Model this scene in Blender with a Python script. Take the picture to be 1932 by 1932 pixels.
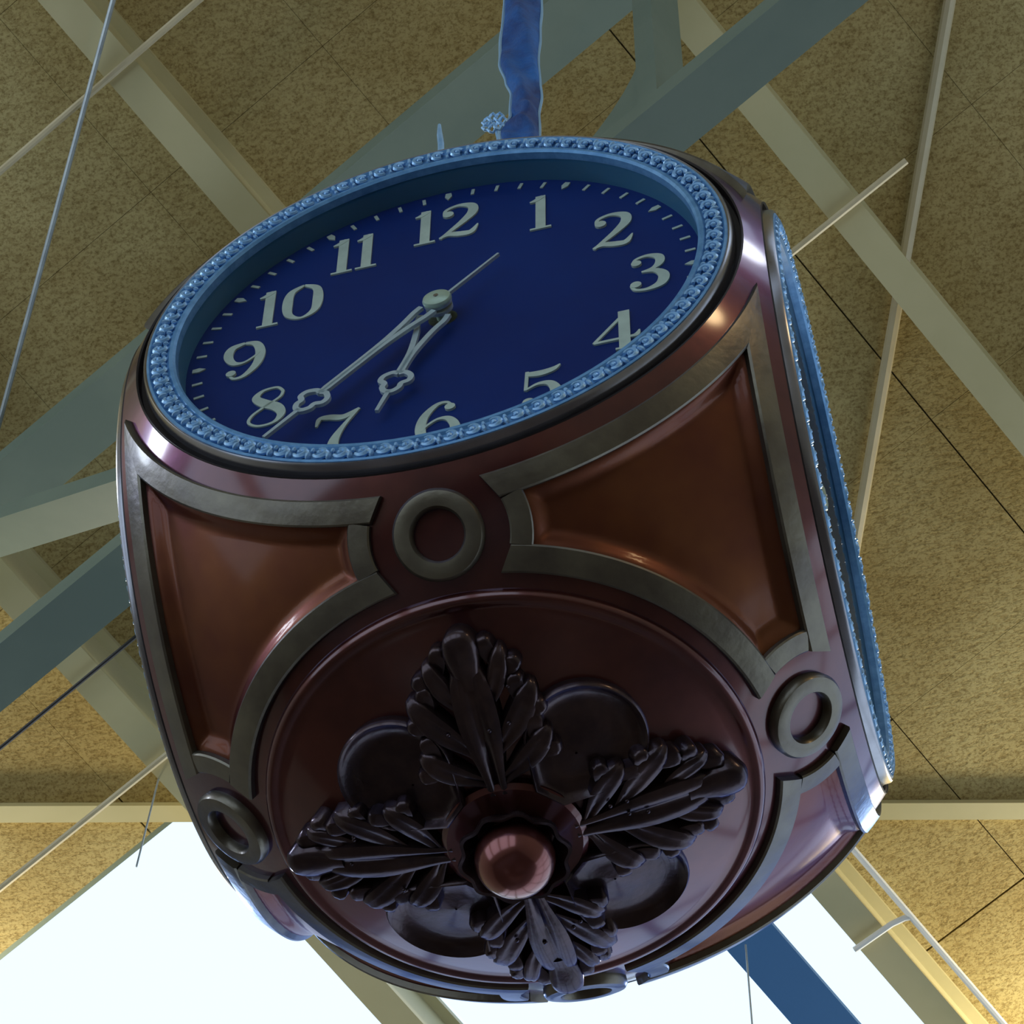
import bpy, bmesh, math, random
from mathutils import Vector, Matrix
random.seed(7)
for o in list(bpy.data.objects): bpy.data.objects.remove(o)
SC = bpy.context.scene
COL = SC.collection
S = 0.45            # metres per modelling unit (one unit = the dial bezel's radius)
Z0 = 5.67           # height of the ball's centre above the floor
PI = math.pi
def W(p): return Vector((p[0]*S, p[1]*S, p[2]*S+Z0))

# ------------------------------------------------------------------ camera
yaw, pitch, roll, FPX = -.2605, .9824, .0122, 5955.1
CAM = Vector((1.5849, -6.0308, -9.0418))
fw = Vector((math.sin(yaw)*math.cos(pitch), math.cos(yaw)*math.cos(pitch), math.sin(pitch)))
rt = Vector((math.cos(yaw), -math.sin(yaw), 0)); up = rt.cross(fw)
r2 = rt*math.cos(roll)+up*math.sin(roll); u2 = up*math.cos(roll)-rt*math.sin(roll)
cd = bpy.data.cameras.new('camera'); cam = bpy.data.objects.new('camera', cd); COL.objects.link(cam)
cd.sensor_width = 36; cd.lens = FPX/1932*36; cd.clip_end = 500; cd.clip_start = .05
cam.matrix_world = Matrix.Translation(W(CAM)) @ Matrix((r2, u2, -fw)).transposed().to_4x4()
SC.camera = cam

# ------------------------------------------------------------------ sky, lamps, exposure
wd = bpy.data.worlds.new('sky'); SC.world = wd; wd.use_nodes = True
bg = wd.node_tree.nodes['Background']
bg.inputs[0].default_value = (.64, .80, 1.0, 1); bg.inputs[1].default_value = 1.5
def lamp(name, loc, power, col, r=.12):
    l = bpy.data.lights.new(name, 'POINT'); l.energy = power; l.color = col; l.shadow_soft_size = r
    o = bpy.data.objects.new(name, l); COL.objects.link(o); o.location = W(loc); return o
lamp('unseen_lamp', (2.9, 8.78, 4.92), 130, (1, .90, .68))       # added close under the boards to brighten them right of the roof light
lamp('unseen_lamp', (-5.76, 7.39, 4.76), 130, (1, .90, .68))      # its added partner, lifting the boards left of the roof light
lamp('unseen_lamp', (7.2, -5.3, 2.9), 30, (1, .70, .36), .2)
lamp('unseen_lamp', (5.6, -2.4, 6.3), 24, (.84, .90, 1), .24)  # added cool source for the highlight between front and right dials
lamp('unseen_lamp', (-11.0, -3.7, 5.6), 200, (.80, .90, 1), .4)  # added cool source to light the bezel and near truss sides
SC.view_settings.view_transform = 'Standard'; SC.view_settings.look = 'None'
SC.view_settings.exposure = 0.0; SC.view_settings.gamma = 1.0
SC.view_settings.use_curve_mapping = False

# ------------------------------------------------------------------ materials
def mat(name, base, rough=.5, metal=0., var=None, scale=8., bump=0., bscale=40., detail=4., vmin=.35, vmax=.65, coat=0., spec=.5, rvar=0., sheen=0., edge=None, coat_ior=0):
    m = bpy.data.materials.new(name); m.use_nodes = True
    nt = m.node_tree; b = nt.nodes['Principled BSDF']
    b.inputs['Base Color'].default_value = (*base, 1); b.inputs['Roughness'].default_value = rough
    b.inputs['Metallic'].default_value = metal; b.inputs['Specular IOR Level'].default_value = spec
    if coat: b.inputs['Coat Weight'].default_value = coat; b.inputs['Coat Roughness'].default_value = .12
    if edge: b.inputs['Specular Tint'].default_value = (*edge, 1)
    if coat_ior: b.inputs['Coat IOR'].default_value = coat_ior
    if sheen: b.inputs['Sheen Weight'].default_value = sheen
    tc = nt.nodes.new('ShaderNodeTexCoord')
    if var or rvar:
        nz = nt.nodes.new('ShaderNodeTexNoise'); nz.inputs['Scale'].default_value = scale; nz.inputs['Detail'].default_value = detail
        nz.inputs['Roughness'].default_value = .62
        nt.links.new(tc.outputs['Object'], nz.inputs['Vector'])
        if var:
            cr = nt.nodes.new('ShaderNodeValToRGB')
            cr.color_ramp.elements[0].position = vmin; cr.color_ramp.elements[0].color = (*base, 1)
            cr.color_ramp.elements[1].position = vmax; cr.color_ramp.elements[1].color = (*var, 1)
            nt.links.new(nz.outputs['Fac'], cr.inputs[0]); nt.links.new(cr.outputs[0], b.inputs['Base Color'])
        if rvar:
            mr = nt.nodes.new('ShaderNodeMapRange'); mr.inputs['To Min'].default_value = rough-rvar; mr.inputs['To Max'].default_value = rough+rvar
            nt.links.new(nz.outputs['Fac'], mr.inputs['Value']); nt.links.new(mr.outputs[0], b.inputs['Roughness'])
    if bump:
        n2 = nt.nodes.new('ShaderNodeTexNoise'); n2.inputs['Scale'].default_value = bscale; n2.inputs['Detail'].default_value = 5
        bp = nt.nodes.new('ShaderNodeBump'); bp.inputs['Strength'].default_value = bump; bp.inputs['Distance'].default_value = .01
        nt.links.new(tc.outputs['Object'], n2.inputs['Vector']); nt.links.new(n2.outputs['Fac'], bp.inputs['Height'])
        nt.links.new(bp.outputs[0], b.inputs['Normal'])
    return m
M = {}
M['copper'] = mat('aged_copper', (.085, .020, .014), .34, .75, (.15, .040, .022), 5., .05, 30, rvar=.08, coat=1., edge=(.10, .30, 1.0), coat_ior=1.6)  # blue edge tint puts flare haze of the ball's rim into the colour
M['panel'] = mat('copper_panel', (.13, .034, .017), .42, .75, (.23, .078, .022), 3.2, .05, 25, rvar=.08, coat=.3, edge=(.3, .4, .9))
M['bronze'] = mat('tarnished_bronze', (.15, .125, .09), .38, .8, (.23, .20, .135), 9., .08, 60, rvar=.08, coat=.25, edge=(.12, .32, 1.0))  # blue edge tint carries the painted rim haze across the ribs
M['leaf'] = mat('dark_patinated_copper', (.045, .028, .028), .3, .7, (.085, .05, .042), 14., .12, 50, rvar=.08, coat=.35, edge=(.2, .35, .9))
M['ball'] = mat('polished_copper_ball', (.17, .045, .04), .2, .8, (.22, .065, .055), 6., coat=.6)
M['bezel'] = mat('blue_pewter', (.24, .48, .78), .34, .3, (.36, .62, .90), 40., .1, 90)
M['bezelground'] = mat('blue_pewter_shaded', (.09, .26, .50), .4, .3, (.16, .37, .64), 40.)  # darker copy of the pewter; crevice shade put into its colour
M['groove'] = mat('dark_groove', (.02, .014, .014), .5, .2)
M['hazesteel'] = mat('haze_blue_steel', (.05, .16, .36), .45)  # backlit blue haze over the beam put into its base colour
M['flange'] = mat('polished_dark_copper', (.30, .29, .31), .24, .9, (.40, .39, .42), 10.)
M['reveal'] = mat('blue_lacquer', (.03, .15, .27), .4, .0)
M['dial'] = mat('deep_blue_enamel', (.0004, .017, .135), .5, .0, (.0004, .024, .165), 3., spec=.12)
M['lume'] = mat('pale_green_paint', (.50, .62, .53), .5, .0, (.42, .52, .45), 30.)
M['hand'] = mat('pale_steel', (.50, .62, .66), .35, .3, (.42, .54, .58), 25.)
M['hubcap'] = mat('pale_brass_cap', (.50, .66, .55), .3, .4, (.4, .55, .42), 30.)
M['strap'] = mat('blue_velvet', (.002, .03, .16), .6, .0, (.006, .13, .45), 9., .3, 120, sheen=.08)
M['piping'] = mat('pale_blue_piping', (.25, .42, .58), .6, .0)
M['steel'] = mat('teal_painted_steel', (.14, .185, .145), .5, .0, (.17, .215, .165), 3., .03, 40)
M['steelpale'] = M['steel']
M['cream'] = mat('cream_painted_steel', (.50, .45, .24), .5, .0, (.56, .50, .28), 2.5)
M['rod'] = mat('cream_rod', (.50, .42, .25), .45, .0, (.58, .50, .32), 6.)
M['wire'] = mat('grey_wire_rope', (.34, .38, .40), .4, .5, (.45, .5, .5), 20.)
M['cable'] = mat('black_cable', (.02, .02, .022), .5)
M['pipe'] = mat('white_conduit', (.75, .75, .70), .4)
M['floor'] = mat('brown_floor', (.055, .04, .032), .28, 0, (.08, .058, .045), .6)
M['wall'] = mat('wall_plaster', (.30, .27, .20), .7, 0, (.36, .32, .24), 1.)
def glass_mat():
    m = bpy.data.materials.new('dial_glass'); m.use_nodes = True; nt = m.node_tree; nt.nodes.clear()
    o = nt.nodes.new('ShaderNodeOutputMaterial'); mx = nt.nodes.new('ShaderNodeMixShader')
    lw = nt.nodes.new('ShaderNodeLayerWeight'); lw.inputs[0].default_value = .5
    pw = nt.nodes.new('ShaderNodeMath'); pw.operation = 'POWER'; pw.inputs[1].default_value = 5
    fr = nt.nodes.new('ShaderNodeMath'); fr.operation = 'MULTIPLY_ADD'; fr.inputs[1].default_value = .22; fr.inputs[2].default_value = .008
    nt.links.new(lw.outputs['Facing'], pw.inputs[0]); nt.links.new(pw.outputs[0], fr.inputs[0])
    t = nt.nodes.new('ShaderNodeBsdfTransparent'); t.inputs[0].default_value = (.97, .97, .97, 1)
    g = nt.nodes.new('ShaderNodeBsdfGlossy'); g.inputs['Roughness'].default_value = .03
    nt.links.new(fr.outputs[0], mx.inputs[0]); nt.links.new(t.outputs[0], mx.inputs[1]); nt.links.new(g.outputs[0], mx.inputs[2])
    nt.links.new(mx.outputs[0], o.inputs[0]); return m
M['glass'] = glass_mat()
def board_mat():
    m = bpy.data.materials.new('strand_board'); m.use_nodes = True; nt = m.node_tree; b = nt.nodes['Principled BSDF']
    b.inputs['Roughness'].default_value = .85; b.inputs['Specular IOR Level'].default_value = .1
    ge = nt.nodes.new('ShaderNodeNewGeometry')
    def noise(sc, det, ro=.6, vec=None):
        n = nt.nodes.new('ShaderNodeTexNoise'); n.inputs['Scale'].default_value = sc; n.inputs['Detail'].default_value = det; n.inputs['Roughness'].default_value = ro
        nt.links.new(vec or ge.outputs['Position'], n.inputs['Vector']); return n
    def ramp(src, p0, c0, p1, c1):
        r = nt.nodes.new('ShaderNodeValToRGB'); e = r.color_ramp.elements
        e[0].position = p0; e[0].color = (*c0, 1); e[1].position = p1; e[1].color = (*c1, 1)
        nt.links.new(src, r.inputs[0]); return r
    mp = nt.nodes.new('ShaderNodeMapping'); mp.inputs['Rotation'].default_value = (0, 0, math.radians(65)); mp.inputs['Scale'].default_value = (1, 2.2, 1)
    nt.links.new(ge.outputs['Position'], mp.inputs[0])
    a = ramp(noise(1.6, 4).outputs['Fac'], .35, (.38, .285, .11), .68, (.51, .42, .19))
    f1 = ramp(noise(38, 3, .7, mp.outputs[0]).outputs['Fac'], .36, (.76, .72, .66), .54, (1, 1, 1))
    f2 = ramp(noise(120, 2, .7).outputs['Fac'], .36, (.66, .62, .56), .52, (1, 1, 1))
    def mul(x, y):
        k = nt.nodes.new('ShaderNodeMix'); k.data_type = 'RGBA'; k.blend_type = 'MULTIPLY'; k.inputs[0].default_value = 1
        nt.links.new(x, k.inputs[6]); nt.links.new(y, k.inputs[7]); return k.outputs[2]
    nt.links.new(mul(mul(a.outputs[0], f1.outputs[0]), f2.outputs[0]), b.inputs['Base Color'])
    bp = nt.nodes.new('ShaderNodeBump'); bp.inputs['Strength'].default_value = .25; bp.inputs['Distance'].default_value = .01
    nt.links.new(f1.outputs[0], bp.inputs['Height']); nt.links.new(bp.outputs[0], b.inputs['Normal'])
    return m
M['board'] = board_mat()

# ------------------------------------------------------------------ mesh helpers (all in modelling units)
class MB:
    def __init__(s): s.v = []; s.f = []
    def add(s, vs, fs):
        n = len(s.v); s.v += [Vector(p) for p in vs]; s.f += [tuple(i+n for i in f) for f in fs]
    def grid(s, rows, closed_u=False, closed_v=False):
        R, C = len(rows), len(rows[0]); n = len(s.v)
        for r in rows: s.v += [Vector(p) for p in r]
        for i in range(R if closed_u else R-1):
            for j in range(C if closed_v else C-1):
                i2 = (i+1) % R; j2 = (j+1) % C
                s.f.append((n+i*C+j, n+i*C+j2, n+i2*C+j2, n+i2*C+j))
    def box(s, c, ax, h):
        c = Vector(c); a = [Vector(ax[i])*h[i] for i in range(3)]
        vs = [c+a[0]*x+a[1]*y+a[2]*z for x in (-1, 1) for y in (-1, 1) for z in (-1, 1)]
        s.add(vs, [(0, 1, 3, 2), (4, 6, 7, 5), (0, 4, 5, 1), (2, 3, 7, 6), (0, 2, 6, 4), (1, 5, 7, 3)])
    def tube(s, pts, rad, n=8, cap=True, closed=False):
        pts = [Vector(p) for p in pts]; rows = []; N = len(pts); u = None
        for i, p in enumerate(pts):
            d = (pts[(i+1) % N]-pts[i-1]) if closed else (pts[min(i+1, N-1)]-pts[max(i-1, 0)])
            d.normalize()
            if u is None: u = d.orthogonal().normalized()
            u = (u-d*u.dot(d)).normalized(); w = d.cross(u)
            r = rad[i] if isinstance(rad, (list, tuple)) else rad
            rows.append([p+(u*math.cos(t)+w*math.sin(t))*r for t in [2*PI*k/n for k in range(n)]])
        b = len(s.v); s.grid(rows, closed, True)
        if cap and not closed:
            s.f.append(tuple(b+k for k in range(n))[::-1]); s.f.append(tuple(b+(N-1)*n+k for k in range(n)))
    def strip(s, pts, ws, y0, y1, to3):     # flat ribbon of varying width with thickness; pts 2-D
        rows = []
        N = len(pts)
        for i in range(N):
            a = pts[max(i-1, 0)]; b = pts[min(i+1, N-1)]
            dx, dy = b[0]-a[0], b[1]-a[1]; L = math.hypot(dx, dy) or 1
            nx, ny = -dy/L*ws[i]/2, dx/L*ws[i]/2
            l = (pts[i][0]+nx, pts[i][1]+ny); r = (pts[i][0]-nx, pts[i][1]-ny)
            rows.append([to3(*l, y0), to3(*l, y1), to3(*r, y1), to3(*r, y0)])
        n = len(s.v); s.grid(rows); s.f.append((n, n+1, n+2, n+3)); k = n+4*(N-1); s.f.append((k+3, k+2, k+1, k))
    def poly(s, pts, y0, y1, to3):
        n = len(s.v); N = len(pts)
        s.v += [Vector(to3(*p, y1)) for p in pts]+[Vector(to3(*p, y0)) for p in pts]
        s.f.append(tuple(n+i for i in range(N)))
        for i in range(N): j = (i+1) % N; s.f.append((n+i, n+N+i, n+N+j, n+j))
    def sphere(s, c, r, nu=12, nv=7, sc=(1, 1, 1)):
        c = Vector(c)
        s.grid([[c+Vector((r*sc[0]*math.sin(a)*math.cos(b), r*sc[1]*math.sin(a)*math.sin(b), r*sc[2]*math.cos(a)))
                 for b in [2*PI*k/nu for k in range(nu)]] for a in [max(1e-3, min(PI-1e-3, PI*i/nv)) for i in range(nv+1)]], False, True)
def mesh(name, mb, m, smooth=True, org=(0, 0, 0), angle=None):
    me = bpy.data.meshes.new(name); o = Vector(org)
    me.from_pydata([tuple((p-o)*S) for p in mb.v], [], mb.f)
    bm = bmesh.new(); bm.from_mesh(me); bmesh.ops.recalc_face_normals(bm, faces=bm.faces); bm.to_mesh(me); bm.free()
    me.materials.append(M[m])
    if smooth:
        me.polygons.foreach_set('use_smooth', [True]*len(me.polygons))
        me.set_sharp_from_angle(angle=math.radians(angle or 38))
    me.update(); return me
ORG = {}
def obj(name, data, parent=None, org=(0, 0, 0), rotz=0, kind=None):
    o = bpy.data.objects.new(name, data); COL.objects.link(o); ORG[o] = Vector(org)
    if parent is not None:
        o.parent = parent; o.location = (Vector(org)-ORG[parent])*S
    else: o.location = W(org)
    o.rotation_euler = (0, 0, rotz)
    if kind: o['kind'] = kind
    return o
def tag(o, label, cat, group=None):
    o['label'] = label; o['category'] = cat
    if group: o['group'] = group
    return o
def build(name, mb, m, parent=None, org=(0, 0, 0), smooth=True, kind=None, angle=None):
    return obj(name, mesh(name, mb, m, smooth, org, angle), parent, org, 0, kind)

# ------------------------------------------------------------------ the pitched roof: axes along the beams, across them, and out of the boards
E1 = Vector((.44449, .8599, -.2510)).normalized()
E2 = Vector((.8933, -.40464, .19565)); E2 = (E2-E1*E1.dot(E2)).normalized()
EN = E2.cross(E1)
if EN.z < 0: EN = -EN
CC = 8.0                                  # underside of the boards, distance along EN
def Q(u, v, c=CC): return E1*u+E2*v+EN*c
AX = (E1, E2, EN)
def ubox(mb, u0, u1, v0, v1, c0, c1): mb.box(Q((u0+u1)/2, (v0+v1)/2, (c0+c1)/2), AX, ((u1-u0)/2, (v1-v0)/2, (c1-c0)/2))
SKU, SKV = 1.58, -1.33                    # the roof light in view: u > SKU, v < SKV
SKU1, SKV1 = 9.0, -13.0
U0, U1, V0, V1 = -17, 10.0, -17, 17
HOLES = [(SKU, SKU1, SKV1, SKV), (-6, 2, 7.0, 14.5), (-16, -10, -14, -8)]
def holed(mb, holes, c0, c1):
    us = sorted({U0, U1, *[h[0] for h in holes], *[h[1] for h in holes]}); vs = sorted({V0, V1, *[h[2] for h in holes], *[h[3] for h in holes]})
    for a0, a1 in zip(us, us[1:]):
        for b0, b1 in zip(vs, vs[1:]):
            m, n = (a0+a1)/2, (b0+b1)/2
            if not any(h[0] < m < h[1] and h[2] < n < h[3] for h in holes): ubox(mb, a0, a1, b0, b1, c0, c1)
mb = MB(); holed(mb, HOLES, CC+.06, CC+.30)
ceiling = build('ceiling', mb, 'board', None, Q(0, 0), False, 'structure')
PW = 1.35
pb = MB(); pb.box((0, 0, 0), AX, (PW/2-.0012, PW/2-.0012, .04))
pme = mesh('panel', pb, 'board', False)
for i in range(-7, 6):
    for j in range(-9, 8):
        u = 3.94+PW*(i-1)+PW/2-PW*.0; v = .9+PW*j+PW/2
        if any(u+PW/2 > h[0] and u-PW/2 < h[1] and v+PW/2 > h[2] and v-PW/2 < h[3] for h in HOLES[1:]): continue
        if u+PW/2 > SKU+.02 and v-PW/2 < SKV-.02 and u-PW/2 < SKU1 and v > SKV1:
            a0, a1, b0, b1 = u-PW/2, u+PW/2, v-PW/2, v+PW/2
            if a0 < SKU: a1 = SKU
            elif b1 > SKV: b0 = SKV
            else: continue
            k = MB(); ubox(k, a0+.006, a1-.006, b0+.006, b1-.006, CC, CC+.08)
            c = Q((a0+a1)/2, (b0+b1)/2, CC+.04); build('panel', k, 'board', ceiling, c, False); continue
        obj('panel', pme, ceiling, Q(u, v+(.007 if j >= 0 else 0), CC+.04+random.uniform(-.001, .001)))
# skylight kerb + glazing
mb = MB()
for a in ((SKU-.03, SKU+.03, SKV1, SKV), (SKU, SKU1, SKV-.03, SKV+.03)):
    ubox(mb, *a, CC+.02, CC+.5)
win = build('window_1', mb, 'steel', None, Q(SKU, SKV), False, 'structure')
for b0, b1 in ((-3.92, SKV-.03), (-6.5, -3.92), (-9.1, -6.5), (SKV1, -9.1)):
    k = MB(); k.add([Q(SKU+.03, b0+.01, CC+.34), Q(SKU1, b0+.01, CC+.34), Q(SKU1, b1-.01, CC+.34), Q(SKU+.03, b1-.01, CC+.34)], [(0, 1, 2, 3)])
    build('pane', k, 'glass', win, Q(SKU, b0, CC+.34), False)

# roof beams (I sections) running along E1
def roof_beam(v, label, w=.20, c0=7.40, ua=-9, ub=10):
    o = Q(ua, v); b = tag(obj('roof_beam', None, None, o), label, 'beam', 'cream roof beams')
    k = MB(); ubox(k, ua, ub, v-w/2, v+w/2, c0, c0+.05); build('bottom_flange', k, 'cream', b, o, False)
    k = MB(); ubox(k, ua, ub, v-.03, v+.03, c0+.05, CC-.05); build('web', k, 'cream', b, o, False)
    k = MB(); ubox(k, ua, ub, v-w/2, v+w/2, CC-.05, CC); build('top_flange', k, 'cream', b, o, False)
roof_beam(-1.34, 'cream roof beam running behind the ball clock from the top left corner to the roof light edge')
roof_beam(1.32, 'cream roof beam crossing the boards at the right of the photo')
roof_beam(-3.92, 'cream roof beam at the far left, running into the bright roof light')

def rod(name, a, b, r, m, label, cat, sag=0, n=2, group=None):
    a, b = Vector(a), Vector(b); k = MB()
    pts = [a.lerp(b, i/n)-Vector((0, 0, sag*4*(i/n)*(1-i/n))) for i in range(n+1)]
    k.tube(pts, r, 8); return tag(build(name, k, m, None, a), label, cat, group)

# ------------------------------------------------------------------ truss (along E2), upright under the roof
TU, TC = -.74, 7.30
UPV = Vector((0, 0, 1)); TP = (UPV-E2*UPV.dot(E2)).normalized(); TS = E2.cross(TP)   # truss axes: along, up, across
if TS.dot(E1) < 0: TS = -TS
t0 = Q(TU, 0, TC)
def TQ(v, h, s=0): return t0+E2*v+TP*h+TS*s
truss = tag(obj('roof_truss', None, None, TQ(-8, 0)), 'teal painted steel truss with two chords behind the ball clock', 'truss')
def tbox(name, v0, v1, h0, h1, s0, s1, m='steel'):
    k = MB(); k.box(TQ((v0+v1)/2, (h0+h1)/2, (s0+s1)/2), (E2, TP, TS), ((v1-v0)/2, (h1-h0)/2, (s1-s0)/2))
    return build(name, k, m, truss, TQ((v0+v1)/2, h0), False)
TH = -2.12
tbox('upper_chord', -8, 8, -.13, 0, -.18, .18)
tbox('lower_chord', -8, 8, TH-.13, TH, -.15, .15)
def strut(v0, v1):
    a, b = TQ(v0, TH), TQ(v1, -.13); d = (b-a).normalized(); w = d.cross(TS).normalized()
    k = MB(); k.box((a+b)/2, (d, w, TS), ((b-a).length/2, .06, .13)); build('strut', k, 'steel', truss, a, False)
def gusset(v, sgn, h, up):      # concave fillet plate in the corner between post and chord
    L = .8; pts = [(v, h)]
    for i in range(11):
        t = PI/2*i/10; pts.append((v+sgn*L*(1-math.sin(t)), h+up*L*(1-math.cos(t))))
    k = MB(); to3 = lambda x, y, s: TQ(x, y, s); k.poly([(x+.198*(y-h), y) for x, y in pts], .12, -.12, to3); 
    n = len(pts); k.f.append(tuple(range(2*n-1, n-1, -1))); build('gusset', k, 'steel', truss, TQ(v, h), False)

# ------------------------------------------------------------------ the clock
clock = tag(obj('hanging_clock', None, None, (0, 0, 0)),
            'large copper ball clock with blue dials hanging on a blue strap', 'clock')
R = 1.5
def on(n, h=0): return Vector(n).normalized()*(R+h)
RINGC = {}
RP = math.radians(38.4)
def ringc(ax, sz): return Vector((ax[0]*math.sin(RP), ax[1]*math.sin(RP), sz*math.cos(RP)))
DAX = [Vector((0, -1, 0)), Vector((1, 0, 0)), Vector((0, 1, 0)), Vector((-1, 0, 0))]
RINGS = [ringc(a, sz) for a in DAX for sz in (-1, 1)]
def ang(a, b): return math.degrees(math.acos(max(-1, min(1, a.dot(b)))))
bm = bmesh.new(); bmesh.ops.create_icosphere(bm, subdivisions=8, radius=1)
DCUT = 1.09
def sst(x): x = max(0, min(1, x)); return x*x*(3-2*x)
inpanel = {}
for v in bm.verts:
    n = v.co.normalized(); x, y, z = abs(n.x), abs(n.y), abs(n.z)
    m1 = math.degrees(math.acos(min(1, max(x, y)))); m3 = math.degrees(math.acos(min(1, z)))
    r = R
    if m1 > 46 and m3 > 33:
        q = Vector((x, y, z)); rc = min(ang(q, Vector((math.sin(RP), 0, math.cos(RP)))), ang(q, Vector((0, math.sin(RP), math.cos(RP)))))
        e = min(m1-49.0, m3-36.3, rc-10.8)
        if e > -1.6: inpanel[v.index] = True
        if e > 0: r = R-.035*sst(e/2.2)
    v.co = n*r
bm.verts.ensure_lookup_table()
pf = {}
for f in bm.faces:
    if all(v.index in inpanel for v in f.verts):
        c = f.calc_center_median(); pf.setdefault((c.x > 0, c.y > 0, c.z > 0), []).append(f.index)
allp = set(i for l in pf.values() for i in l)
bm.faces.ensure_lookup_table()
def sub(faces, name, m):
    idx = {}; vs = []; fs = []
    for i in faces:
        t = []
        for v in bm.faces[i].verts:
            if v.index not in idx: idx[v.index] = len(vs); vs.append(v.co.copy())
            t.append(idx[v.index])
        fs.append(tuple(t))
    me = bpy.data.meshes.new(name); me.from_pydata([tuple(p*S) for p in vs], [], fs); me.materials.append(M[m])
    return me
def cutdials(me):
    b2 = bmesh.new(); b2.from_mesh(me)
    for a in DAX:
        bmesh.ops.bisect_plane(b2, geom=b2.verts[:]+b2.edges[:]+b2.faces[:], plane_co=a*DCUT*S, plane_no=a, clear_outer=True)
    b2.to_mesh(me); b2.free()
me = sub([f.index for f in bm.faces if f.index not in allp], 'body', 'copper'); cutdials(me)
me.polygons.foreach_set('use_smooth', [True]*len(me.polygons)); obj('body', me, clock)
for k, l in pf.items():
    me = sub(l, 'spandrel_panel', 'panel'); me.polygons.foreach_set('use_smooth', [True]*len(me.polygons)); obj('spandrel_panel', me, clock)
bm.free()

def band(name, rowfn, n, h, m='bronze', parent=clock):
    """raised strip: rowfn(t) -> (dirA, dirB) unit directions of the two edges"""
    k = MB(); rows = []
    for i in range(n+1):
        a, b = rowfn(i/n); a, b = a.normalized(), b.normalized()
        mi = lambda t: a.lerp(b, t).normalized()
        rows.append([a*(R-.02), a*(R+h*.75), mi(.07)*(R+h), mi(.35)*(R+h*1.03), mi(.65)*(R+h*1.03), mi(.93)*(R+h), b*(R+h*.75), b*(R-.02)])
    k.grid(rows); e = len(k.v)
    k.f.append(tuple(range(8))); k.f.append(tuple(range(e-1, e-9, -1)))
    return build(name, k, m, parent)
D2 = math.radians
def dirc(axis, th, ph, side, sz):
    """direction at angle th from a dial axis, azimuth ph measured from straight down (sz=-1) towards `side`"""
    return axis*math.cos(th)+Vector((0, 0, sz))*math.sin(th)*math.cos(ph)+side*math.sin(th)*math.sin(ph)
def solve(fn, lo, hi):
    for _ in range(50):
        mid = (lo+hi)/2
        if fn(mid) > 0: hi = mid
        else: lo = mid
    return (lo+hi)/2
for di, ax in enumerate(DAX):
    for s in (1, -1):
        side = DAX[(di+1) % 4]*s if True else None
        for sz in (-1, 1):
            rc = ringc(ax, sz)
            def row(t, th):
                lo = solve(lambda p: ang(dirc(ax, th, p, side, sz), rc)-8.2, 0, 1.2)
                hi = math.asin(min(1, 1/math.tan(th)))
                return dirc(ax, th, lo+(hi-lo)*t, side, sz)
            band('rib', lambda t: (row(t, D2(46.1)), row(t, D2(49.2))), 28, .025)
            # connecting arc about the ring
            ex = side; ey = Vector((0, 0, sz)); 
            tang = rc.cross(side).normalized()
            if tang.dot(Vector((0, 0, -sz))) < 0: tang = -tang     # towards the dial
            def ra(a, rad): return rc*math.cos(rad)+(side*math.cos(a)+tang*math.sin(a))*math.sin(rad)
            a1 = solve(lambda a: 49.0-ang(ra(a, D2(10.5)), ax), -.6, 1.4)
            a0 = -solve(lambda a: 36.3-ang(ra(-a, D2(10.5)), Vector((0, 0, sz))), -.6, 1.4)
            band('rib', lambda t: (ra(a0+(a1-a0)*t, D2(8.2)), ra(a0+(a1-a0)*t, D2(10.9))), 8, .022)
    for sz in (-1, 1):
        rc = ringc(ax, sz); nx = DAX[(di+1) % 4]; zz = Vector((0, 0, sz)); rc2 = ringc(nx, sz)
        def brow(t, th):
            f = lambda p: zz*math.cos(th)+(ax*math.cos(p)+nx*math.sin(p))*math.sin(th)
            lo = solve(lambda p: ang(f(p), rc)-8.4, 0, .78)
            return f(lo+(PI/2-2*lo)*t)
        band('rib', lambda t: (brow(t, D2(33.2)), brow(t, D2(36.5))), 36, .025)
        # ring washer
        e1 = zz.cross(rc).normalized(); e2 = rc.cross(e1)
        k = MB(); prof = [(3.0, -.03), (3.0, .022), (3.25, .034), (4.15, .038), (5.0, .034), (5.35, .022), (5.4, -.02)]
        k.grid([[(rc*math.cos(D2(p))+(e1*math.cos(a)+e2*math.sin(a))*math.sin(D2(p))).normalized()*(R+h) for p, h in prof] for a in [2*PI*i/48 for i in range(48)]], True)
        build('ring_boss', k, 'bronze', clock)

def lathe(k, prof, n, axis='y', ph=0):
    rows = []
    for i in range(n):
        a = 2*PI*i/n+ph
        if axis == 'y': rows.append([Vector((r*math.cos(a), y, r*math.sin(a))) for r, y in prof])
        else: rows.append([Vector((r*math.cos(a), r*math.sin(a), y)) for r, y in prof])
    k.grid(rows, True)

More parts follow.
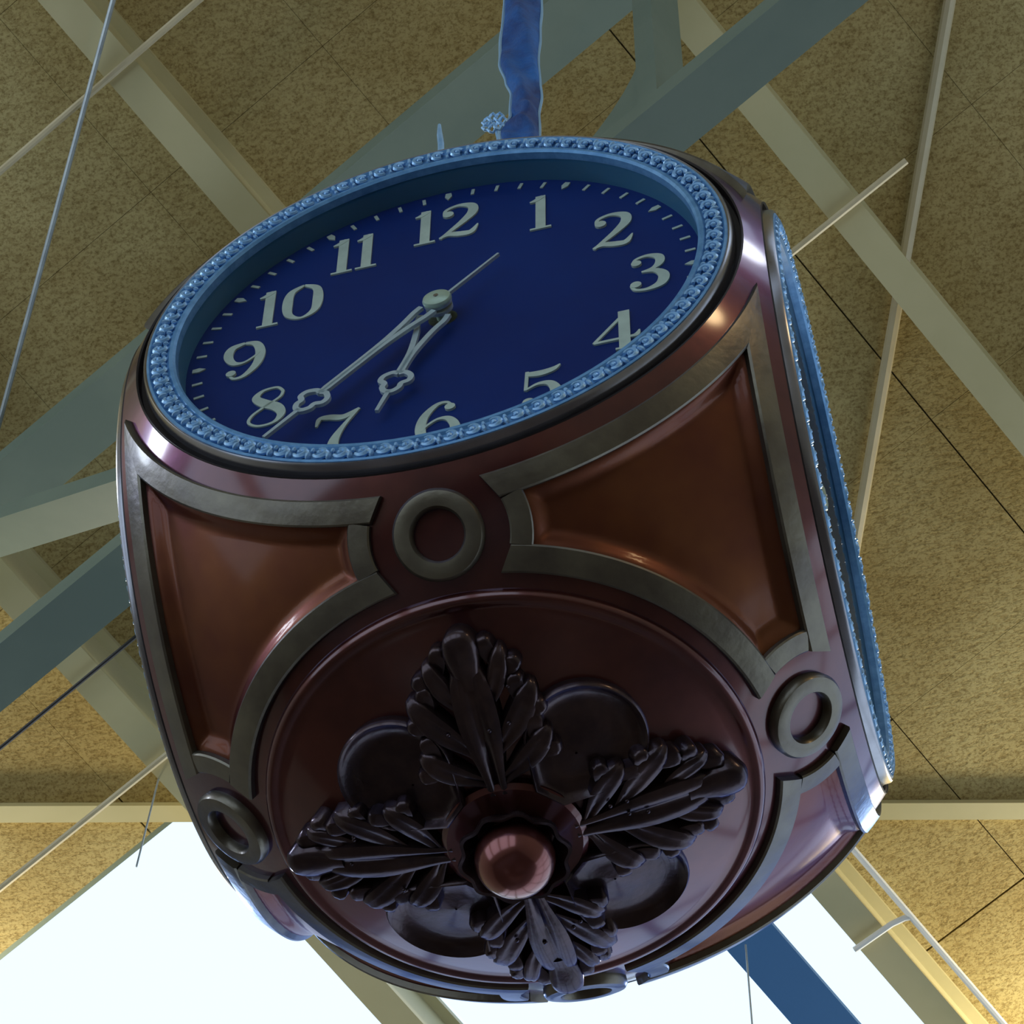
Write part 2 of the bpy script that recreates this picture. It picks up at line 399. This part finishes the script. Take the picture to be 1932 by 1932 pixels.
# --- dials (built facing -Y, turned for the other three sides)
to3 = lambda x, z, y: Vector((x, y, z))
DY = -1.004
k = MB(); lathe(k, [(1.001, -1.05), (1.001, -1.075), (1.005, -1.083), (1.002, -1.092), (1.0, -1.112), (.993, -1.121), (.984, -1.118), (.984, -1.09)], 160)
ME_flange = mesh('bezel_flange', k, 'flange')
k = MB(); lathe(k, [(1.0335, -1.085), (1.0315, -1.093), (1.026, -1.088), (1.024, -1.055), (.99, -1.052)], 160); ME_groove = mesh('groove', k, 'groove')
k = MB(); lathe(k, [(.986, -1.10), (.986, -1.121), (.978, -1.124), (.970, -1.114), (.945, -1.110), (.915, -1.114), (.908, -1.123), (.896, -1.124), (.888, -1.116), (.886, -1.09)], 160)
ME_bezel = mesh('bezel', k, 'bezelground')
k = MB(); lathe(k, [(.888, -1.095), (.888, -.99), (.93, -.99), (.93, -1.095)], 128); ME_reveal = mesh('reveal', k, 'reveal')
k = MB(); lathe(k, [(.0005, DY), (.3, DY), (.6, DY), (.90, DY), (.90, DY+.02), (.0005, DY+.02)], 96); ME_dial = mesh('dial', k, 'dial')
k = MB(); lathe(k, [(.0005, -1.104), (.5, -1.102), (.887, -1.098)], 96); ME_glass = mesh('glass', k, 'glass')
# ornament of the lace band: C-scroll with a bead, and a slanting leaf
k = MB(); yb = -1.116
k.tube([to3(.020*math.cos(t)-.008, .020*math.sin(t), yb-.006) for t in [math.radians(30+30*i) for i in range(10)]], [.006+.004*math.sin(PI*i/9) for i in range(10)], 6)
k.sphere((-.008, yb-.008, 0), .010, 7, 4)
k.sphere((.028, yb-.006, .014), .011, 6, 4, (.75, 1.1, 1.5)); k.sphere((.024, yb-.004, -.016), .009, 6, 4, (.8, 1, 1.2))
ME_orn = mesh('ornament', k, 'bezel')
# tick marks
k = MB(); k.poly([(-.006, -.018), (.006, -.018), (.006, .018), (-.006, .018)], DY+.001, DY-.004, to3); ME_tick = mesh('minute_mark', k, 'lume', False)
k = MB(); k.poly([(0, -.027), (.013, -.004), (.010, .02), (-.010, .02), (-.013, -.004)], DY+.001, DY-.005, to3); ME_htick = mesh('hour_mark', k, 'lume', False)
# numerals
def crom(pts, ws, n=7):
    P = []; Wd = []; N = len(pts)
    for i in range(N-1):
        p0, p1, p2, p3 = pts[max(i-1, 0)], pts[i], pts[i+1], pts[min(i+2, N-1)]
        for j in range(n):
            t = j/n
            f = lambda a, b, c, d: .5*((2*b)+(-a+c)*t+(2*a-5*b+4*c-d)*t*t+(-a+3*b-3*c+d)*t**3)
            P.append((f(p0[0], p1[0], p2[0], p3[0]), f(p0[1], p1[1], p2[1], p3[1]))); Wd.append(max(.02, f(ws[max(i-1, 0)], ws[i], ws[i+1], ws[min(i+2, N-1)])))
    P.append(pts[-1]); Wd.append(ws[-1]); return P, Wd
G6 = ([([(.5, .84), (.42, .96), (.27, .93), (.11, .68), (.07, .36), (.15, .1), (.32, .025)], [.04, .05, .08, .13, .15, .12, .06]),
       ([(.32, .025), (.51, .11), (.55, .32), (.46, .53), (.31, .57), (.16, .46), (.08, .34)], [.06, .13, .14, .1, .05, .04, .04])], [(.47, .82, .075)])
GL = {
 '1': (.30, [([(.16, 0), (.16, 1)], [.15, .15]), ([(.0, .02), (.32, .02)], [.045, .045]), ([(.2, .97), (.09, .88), (0, .85)], [.08, .08, .03])], []),
 '2': (.62, [([(.08, .70), (.1, .88), (.29, .965), (.49, .88), (.51, .68), (.38, .46), (.2, .24), (.03, .04)], [.05, .06, .07, .14, .16, .12, .08, .05]),
             ([(.02, .05), (.16, .12), (.34, .07), (.5, .07), (.6, .27)], [.04, .10, .13, .11, .02])], [(.14, .73, .085)]),
 '3': (.60, [([(.07, .78), (.12, .91), (.29, .965), (.45, .88), (.46, .71), (.36, .58), (.2, .53)], [.03, .05, .07, .13, .13, .07, .04]),
             ([(.2, .53), (.4, .5), (.51, .33), (.46, .12), (.27, .03), (.1, .07), (.04, .2)], [.04, .1, .16, .15, .07, .05, .04])], [(.13, .79, .075), (.11, .2, .08)]),
 '4': (.62, [([(.47, .98), (.0, .29)], [.05, .05]), ([(0, .29), (.5, .29), (.60, .31), (.64, .42)], [.055, .055, .08, .02]), ([(.43, 1), (.43, 0)], [.16, .16]), ([(.30, .02), (.58, .02)], [.045, .045])], []),
 '5': (.58, [([(.1, .97), (.08, .5)], [.05, .05]), ([(.1, .90), (.28, .87), (.46, .91), (.56, 1.0)], [.1, .13, .1, .02]),
             ([(.08, .5), (.25, .6), (.42, .56), (.5, .34), (.43, .1), (.25, .03), (.1, .08), (.05, .2)], [.03, .06, .11, .16, .14, .07, .05, .04])], [(.12, .19, .08)]),
 '6': (.60, G6[0], G6[1]),
 '7': (.62, [([(.02, .72), (.06, .9), (.2, .9), (.4, .84), (.62, .98)], [.03, .08, .12, .12, .05]), ([(.6, .95), (.42, .62), (.3, .3), (.28, .0)], [.04, .07, .14, .19]), ([(.16, .03), (.4, .03)], [.06, .06])], []),
 '8': (.60, [([(.50, .84), (.40, .965), (.2, .94), (.11, .78), (.24, .6), (.43, .44), (.51, .24), (.42, .05), (.2, .025), (.05, .16), (.09, .34), (.27, .52), (.46, .69), (.50, .84)],
              [.045, .045, .06, .12, .17, .17, .12, .06, .045, .045, .045, .045, .045, .045])], []),
 '9': (.60, [([(.62-x, 1-y) for x, y in p], w) for p, w in G6[0]], [(.62-x, 1-y, r) for x, y, r in G6[1]]),
 '0': (.60, [([(.3, .97), (.11, .82), (.07, .5), (.11, .18), (.3, .03), (.49, .18), (.53, .5), (.49, .82), (.3, .97)], [.05, .12, .16, .12, .05, .12, .16, .12, .05])], []),
}
NH = .235
def numeral(txt):
    k = MB(); wtot = sum(GL[c][0] for c in txt)+.07*(len(txt)-1); x0 = -wtot/2
    for c in txt:
        w, st, balls = GL[c]
        for si, (pts, ws) in enumerate(st):
            P, Wd = crom(pts, ws) if len(pts) > 2 else (pts, ws)
            k.strip([((x0+x)*NH, (y-.5)*NH) for x, y in P], [q*NH for q in Wd], DY+.001, DY-.006-.0006*si, to3)
        for bx, by, br in balls:
            k.poly([((x0+bx+br*math.cos(t))*NH, (by-.5+br*math.sin(t))*NH) for t in [2*PI*i/16 for i in range(16)]], DY+.001, DY-.0085, to3)
        x0 += w+.07
    return mesh('numeral', k, 'lume', False)
NUM = {h: numeral(str(h)) for h in range(1, 13)}
NR = {12: .65, 1: .665, 2: .675, 3: .70, 4: .672, 5: .67, 6: .655, 7: .67, 8: .668, 9: .69, 10: .63, 11: .665}
# hands, drawn pointing along +z then turned
def hand(hour, L, loop, sp, merge, wd, tail, y):
    a = hour*PI/6; ca, sa = math.cos(a), math.sin(a)
    t3 = lambda x, z, yy: Vector((x*ca+z*sa, yy, -x*sa+z*ca))
    k = MB(); y0, y1 = y+.006, y-.006
    for s in (1, -1):
        P, Wd = crom([(s*sp, .05), (s*sp*.95, .09), (s*sp*.55, merge*.55), (s*wd*.35, merge), (s*wd*.3, loop-.05)], [wd*.55, wd*.6, wd*.6, wd*.6, wd*.7], 6)
        k.strip(P, Wd, y0, y1, t3)
        # half of the open trefoil: side lobe and shoulder
        P, Wd = crom([(0, loop-.05), (s*.022, loop-.055), (s*.048, loop-.035), (s*.05, loop-.008), (s*.03, loop+.008), (s*.03, loop+.03), (s*.016, loop+.05), (0, loop+.055)], [wd*.7]*8, 5)
        k.strip(P, Wd, y0, y1, t3)
    k.strip([(0, loop+.05), (0, L)], [wd, wd*.75], y0, y1, t3)
    if tail: k.strip([(0, -.03), (0, -tail)], [wd*.65, wd*.5], y0, y1, t3)
    k.poly([(.045*math.cos(t), .05*math.sin(t)) for t in [2*PI*i/20 for i in range(20)]], y0, y1, t3)
    return k
ME_min = mesh('minute_hand', hand(7.38, .835, .62, .03, .30, .017, .31, -1.068), 'hand', False)
ME_hr = mesh('hour_hand', hand(6.61, .605, .444, .05, .28, .017, 0, -1.045), 'hand', False)
k = MB(); lathe(k, [(.0005, -1.0945), (.030, -1.093), (.046, -1.088), (.05, -1.08), (.05, -1.074), (.02, -1.074), (.02, DY), (.05, DY)], 32); ME_hub = mesh('hub_cap', k, 'hubcap')
k = MB(); lathe(k, [(.0005, -1.0965), (.008, -1.0965), (.010, -1.093)], 12); ME_screw = mesh('screw', k, 'flange')

PLACES = ['on the front dial', 'right', 'back', 'left']
for di, ax in enumerate(DAX):
    rz = di*PI/2
    bz = obj('bezel', ME_bezel, clock, (0, 0, 0), rz)
    fl = obj('bezel_flange', ME_flange, clock, (0, 0, 0), rz); obj('groove', ME_groove, fl); fl['label'] = 'dark polished flange around the dial'
    dl = obj('dial', ME_dial, clock, (0, 0, 0), rz); dl['label'] = 'deep blue dial with pale numerals'
    obj('reveal', ME_reveal, dl); obj('glass', ME_glass, dl)
    NO = 84
    if di == 2:
        kk = MB()
        src = [v.co.copy()/S for v in ME_orn.vertices]; fs = [tuple(p.vertices) for p in ME_orn.polygons]
        for i in range(NO):
            mt = Matrix.Rotation(2*PI*i/NO, 3, 'Y'); kk.add([mt @ (p+Vector((0, 0, .942))) for p in src], fs)
        obj('ornament_band', mesh('ornament_band', kk, 'bezel'), bz, kind='stuff')
    else:
        for i in range(NO):
            a = 2*PI*i/NO; o = obj('ornament', ME_orn, bz); o.rotation_euler = (0, a, 0); o.location = Vector((math.sin(a), 0, math.cos(a)))*.942*S
    if di == 2: continue
    for i in range(60):
        a = 2*PI*i/60; h = i % 5 == 0
        o = obj('hour_mark' if h else 'minute_mark', ME_htick if h else ME_tick, dl); o.rotation_euler = (0, a, 0); o.location = Vector((math.sin(a), 0, math.cos(a)))*.847*S
    for h in range(1, 13):
        a = h*PI/6; o = obj('numeral', NUM[h], dl); o.location = Vector((math.sin(a), 0, math.cos(a)))*NR[h]*S
    obj('hour_hand', ME_hr, dl); obj('minute_hand', ME_min, dl); obj('hub_cap', ME_hub, dl); obj('screw', ME_screw, dl)

# --- medallion under the ball, with its rosette
def RS(x, y, h=0):          # flat arc-length coordinates about the lowest point -> ball surface
    r = math.hypot(x, y); a = r/R
    if r < 1e-9: return Vector((0, 0, -(R+h)))
    return Vector((x/r*math.sin(a), y/r*math.sin(a), -math.cos(a)))*(R+h)
k = MB(); prof = [(31.6, -.01), (31.4, .006), (31.0, .020), (30.5, .026), (30.0, .024), (29.6, .014), (29.2, .009), (28, .008), (20, .008), (10, .008), (.02, .008)]
k.grid([[Vector((math.sin(D2(p))*math.cos(a), math.sin(D2(p))*math.sin(a), -math.cos(D2(p))))*(R+h) for p, h in prof] for a in [2*PI*i/160 for i in range(160)]], True)
med = build('medallion', k, 'copper', clock)
def blade(k, base, tip, wid, h0, h1, fr, groove=.012, nu=12, nv=8, bend=0., root=.45):
    """one blunt finger of a leaf in local (along, across) coordinates; fr maps them to the rosette plane"""
    bx, by = base; tx, ty = tip; dx, dy = tx-bx, ty-by; L = math.hypot(dx, dy); nx, ny = -dy/L, dx/L
    rows = []
    for i in range(nu+1):
        t = 1-(1-i/nu)**1.5
        w = root+(1-root)*sst(t/.55)
        if t > .62: w *= max(.03, 1-((t-.62)/.38)**2)**.5
        w *= wid*.5
        cx, cy = bx+dx*t+nx*bend*math.sin(PI*t), by+dy*t+ny*bend*math.sin(PI*t)
        hh = (h0+(h1-h0)*sst(t*1.15))*(1 if t < .8 else 1-.5*((t-.8)/.2)**2)
        row = []
        for j in range(nv+1):
            s = -1+2*j/nv
            z = hh*(.55+.45*(1-s*s)**.5) - groove*math.exp(-(s/.25)**2)*(1-t*.6)
            if j in (0, nv) or i == nu: z = -.02
            row.append(RS(*fr(cx+nx*w*s, cy+ny*w*s), .018+max(z, -.02)))
        rows.append(row)
    k.grid(rows)
def frame(az):
    ca, sa = math.cos(az), math.sin(az)
    return lambda a, b: (a*ca-b*sa, a*sa+b*ca)
def acanthus(az, seed):
    rnd = random.Random(seed); fr = frame(az); k = MB()
    j = lambda q, e=.04: q*rnd.uniform(1-e, 1+e)
    blade(k, (.19, 0), (.66, 0), .15, .03, .062, fr, .024, 16, 12)                      # midrib blade
    blade(k, (.54, 0), (.735, 0), .125, .055, .095, fr, .0, 12, 10, root=.6)             # rolled tip
    for s in (1, -1):
        for (b0, t0, wd, h) in (((.23, .02), (.37, .20), .125, .055), ((.32, .02), (.53, .19), .135, .062), ((.45, .02), (.66, .118), .105, .066)):
            bx, by = b0; tx, ty = j(t0[0]), j(t0[1])
            dx, dy = tx-bx, ty-by; L = math.hypot(dx, dy); ux, uy = dx/L, dy/L
            blade(k, (bx, s*by), (tx, s*ty), wd*.72, .025, h, fr, .010, 12, 8, bend=s*.012)
            for f, o, l in ((.52, .07, .085), (.66, -.065, .09)):                        # blunt side fingers
                px, py = bx+dx*f, by+dy*f
                ex, ey = px+ux*l-uy*o, py+uy*l+ux*o
                blade(k, (px, s*py), (ex, s*ey), .072, .03, h*j(.95), fr, .006, 8, 6)
    for s in (-1, 1):                                                                    # raised veins
        k.tube([RS(*fr(.22+.36*t, s*(.016+.014*t)), .035+.03*t) for t in [i/8 for i in range(9)]], .006, 6)
    for i in range(4):
        a, b = rnd.uniform(.3, .55), rnd.uniform(-.12, .12); k.sphere(RS(*fr(a, b), .062), .008, 6, 4)
    return k
for i in range(4): build('acanthus_leaf', acanthus(-PI/2+i*PI/2, i), 'leaf', med, (0, 0, -R), angle=55)
for i in range(4):
    fr = frame(-PI/4+i*PI/2); k = MB()
    def outl(t): # closed outline of a broad round petal
        a = PI*(t-.5)*1.0
        return None
    rows = []
    N = 40; c0 = .42; rw = .195
    ol = []
    for q in range(N+1):
        a = -PI*.72+2*PI*.72*q/N
        ol.append((c0+.18*math.cos(a), rw*math.sin(a)))
    ol = [(.2, -.05)]+ol+[(.2, .05)]
    cen = (.36, 0)
    for (x, y) in ol:
        row = []
        for f, h in ((1.0, -.01), (1.0, .028), (.985, .044), (.955, .050), (.92, .042), (.88, .020), (.7, .008), (.4, .010), (.02, .016)):
            row.append(RS(*fr(cen[0]+(x-cen[0])*f, cen[1]+(y-cen[1])*f), .008+h))
        rows.append(row)
    k.grid(rows, True)
    build('round_petal', k, 'leaf', med, (0, 0, -R), angle=60)
k = MB(); k.grid([[RS(r*math.cos(a), r*math.sin(a), h) for r, h in ((.225, .0), (.222, .035), (.205, .046), (.18, .040), (.12, .03), (.01, .03))] for a in [2*PI*i/48 for i in range(48)]], True)
build('centre_disc', k, 'copper', med, (0, 0, -R))
k = MB(); rows = []
for i in range(96):
    a = 2*PI*i/96; sc = 1+.05*math.cos(10*a); 
    rows.append([RS(r*sc*math.cos(a), r*sc*math.sin(a), h) for r, h in ((.11, .02), (.135, .06), (.160, .105), (.158, .118), (.148, .116), (.13, .07), (.12, .05))])
k.grid(rows, True); build('scalloped_collar', k, 'leaf', med, (0, 0, -R))
k = MB(); k.sphere((0, 0, -1.605), .125, 40, 24); build('ball_finial', k, 'ball', med, (0, 0, -1.605))

# --- small fittings on top of the front bezel
k = MB(); k.tube([(-.005, -1.105, .98), (-.006, -1.108, 1.06), (-.012, -1.11, 1.13), (-.016, -1.11, 1.215)], [.012, .012, .011, .006], 7); build('spike', k, 'bezel', clock, (0, -1.1, 1.0))
k = MB()
for i in range(7):
    a = 2*PI*i/7; c = Vector((.158+.030*math.cos(a), -1.0, 1.36+.045*math.sin(a)))
    k.tube([c+Vector((.017*math.cos(t), .006*math.sin(3*t), .026*math.sin(t))) for t in [2*PI*j/9 for j in range(9)]], .0055, 5, closed=True)
k.tube([(.158, -1.0, 1.36), (.17, -.99, 1.25), (.185, -1.0, 1.10), (.19, -1.03, .98)], .006, 5)
build('wire_knot', k, 'bezel', clock, (.16, -1.0, 1.0))
# --- crown collar and strap
k = MB(); lathe(k, [(.42, 1.40), (.42, 1.46), (.36, 1.52), (.22, 1.56), (.16, 1.66), (.10, 1.70), (.0005, 1.70)], 48, 'z'); build('crown_collar', k, 'flange', clock, (0, 0, 1.4))
ZT = CC/EN.z+.05
def strap_ring(z):
    # x offset, half width, half depth: a flattened, creased sleeve
    pts = [(1.6, .0, .10), (3.0, -.01, .075), (3.30, -.03, .085), (3.42, -.008, .062), (3.62, .0, .064), (3.75, -.015, .075), (3.95, -.035, .085), (4.2, -.03, .088), (4.5, -.02, .085), (5.5, .0, .085), (20, 0, .085)]
    for a, b in zip(pts, pts[1:]):
        if a[0] <= z <= b[0]:
            t = sst((z-a[0])/(b[0]-a[0])); return a[1]+(b[1]-a[1])*t, a[2]+(b[2]-a[2])*t
NS = 420; n = 32; rows = []; edge = {1: [], -1: []}
sx = Vector((.97, .25, 0)).normalized(); sy = Vector((-sx.y, sx.x, 0))
for i in range(NS+1):
    z = 1.705+(ZT-1.705)*i/NS; ox, hw = strap_ring(z); row = []
    tight = math.exp(-((z-3.35)/.22)**2)
    for j in range(n):
        a = 2*PI*j/n; c, s = math.cos(a), math.sin(a)
        wr = .022*math.sin(7.5*z+2.6*c+.6)+.007*math.sin(17*z-3*c+1.3)+tight*.012*math.sin(48*z+2.5*c)
        row.append(Vector((0, 0, z))+sx*(ox+.02+hw*c)+sy*(s*(.045+wr)))
    rows.append(row)
    for e in (1, -1): edge[e].append(Vector((0, 0, z+.0))+sx*(ox+.02+e*(hw+.002)+.0015*math.sin(21*z+e))-sy*.004)
strap = tag(obj('hanging_strap', None, None, (0, 0, 1.705)), 'creased blue fabric strap sleeve holding up the ball clock', 'strap')
k = MB(); k.grid(rows, False, True); build('sleeve', k, 'strap', strap, (0, 0, 1.705), angle=80)
for e in (1, -1):
    k = MB(); k.tube(edge[e], .008, 5); build('piping', k, 'piping', strap, (0, 0, 1.705))

# ------------------------------------------------------------------ ceiling rods, cables, pipes
RC = 7.37
rod('tie_rod', Q(-2.13, -9, RC), Q(-2.13, 6, RC), .021, 'rod', 'thin cream rod crossing the roof beam near the top left corner', 'rod')
rod('tie_rod', Q(1.12, -9, RC), Q(1.14, 1.77, RC), .021, 'rod', 'thin cream rod running behind the ball clock to a free end at the right', 'rod')
rod('power_cable', Q(.47, -9, RC), Q(.45, -2, RC), .013, 'cable', 'black cable running under the far left roof beam', 'cable')
k = MB(); d = (Q(4.89, -.17)-Q(.84, -5.11)).normalized(); w = d.cross(EN)
k.box(Q(2.9, -2.64, CC-.035), (d, w, EN), (4.5, .055, .03))
tag(build('brace_strip', k, 'cream', None, Q(2.9, -2.64, CC-.035), False), 'flat pale brace strip running level across the boards behind the clock', 'brace')
rod('slanting_pipe', Q(.5, 2.72, CC-.05), Q(3.2, -.26, CC-.05), .036, 'rod', 'slanting cream pipe passing behind the right roof beam', 'pipe')
rod('stay_wire', Q(-2.75, -.62, RC-.05), Q(.3, -5.3, RC-.05), .016, 'wire', 'grey wire rope slanting across the top left corner', 'wire')
rod('hanging_wire', Q(4.30, -1.95, 7.36), Q(4.30, -1.95, 7.36)-Vector((0, 0, 1.5)), .006, 'wire', 'thin wire hanging in front of the haze-blue beam under the roof light', 'wire')
rod('hanging_wire', Q(1.22, -4.02, 7.40), Q(1.22, -4.02, 7.40)-Vector((.05, 0, .8)), .006, 'wire', 'thin wire end dangling from the far left roof beam', 'wire')
pip = obj('conduit', None, None, Q(3, -1.06, 7.37)); tag(pip, 'white conduit with a side branch along the roof light edge', 'pipe')
k = MB(); k.tube([Q(3, -1.06, 7.37), Q(9, -1.06, 7.37)], .022, 8); build('run', k, 'pipe', pip, Q(3, -1.06, 7.37))
k = MB(); k.tube([Q(4.80, -1.06, 7.37), Q(4.78, -1.10, 7.37), Q(4.76, -1.18, 7.365), Q(4.75, -1.46, 7.365)], .02, 8); build('branch', k, 'pipe', pip, Q(4.80, -1.06, 7.37))
k = MB(); ubox(k, -.5, 9, -2.06, -1.74, 7.30, 7.60)
sb = obj('steel_beam', None, None, Q(-.5, -1.9, 7.4)); tag(sb, 'steel beam with backlit blue haze painted in, under the roof light at the bottom right', 'beam')
k = MB(); ubox(k, -.5, 9, -2.07, -1.75, 7.40, 7.46); build('bottom_flange', k, 'hazesteel', sb, Q(-.5, -1.9, 7.4), False)
k = MB(); ubox(k, -.5, 9, -1.95, -1.87, 7.46, 7.99); build('web', k, 'hazesteel', sb, Q(-.5, -1.9, 7.4), False)
strut(-1.65, -4.0); strut(1.0, 1.4)
gusset(1.0, -1, TH, 1)

# ------------------------------------------------------------------ the hall: floor, three walls, glazed far end
ZF = -Z0/S
H1 = Vector((E1.x, E1.y, 0)).normalized(); H2 = Vector((H1.y, -H1.x, 0)); ZA = Vector((0, 0, 1))
def hbox(mb, a0, a1, b0, b1, z0, z1): mb.box(H1*(a0+a1)/2+H2*(b0+b1)/2+ZA*(z0+z1)/2, (H1, H2, ZA), ((a1-a0)/2, (b1-b0)/2, (z1-z0)/2))
k = MB(); hbox(k, -17, 14, -17, 17, ZF-.2, ZF); build('floor', k, 'floor', None, (0, 0, ZF), False, 'structure')
k = MB(); hbox(k, -17, -16.6, -17, 17, ZF, -7); hbox(k, -17, -16.6, -17, 17, 5, 13)
for b in (-16, -8, 0, 8, 16): hbox(k, -17, -16.6, b-.6, b+.6, -7, 5)
build('wall_front', k, 'wall', None, -H1*16.8+ZA*ZF, False, 'structure')
for nm, b in (('wall_left', -17), ('wall_right', 17)):
    k = MB(); hbox(k, -17, 9.6, b-.2, b+.2, ZF, 13); build(nm, k, 'wall', None, H2*b+ZA*ZF, False, 'structure')
k = MB()
for b in range(-16, 17, 4): hbox(k, 9.3, 9.6, b-.12, b+.12, ZF, 5)
for z in (-8, -3, 2): hbox(k, 9.3, 9.6, -17, 17, z-.1, z+.1)
build('window_2', k, 'steel', None, H1*9.45+ZA*ZF, False, 'structure')
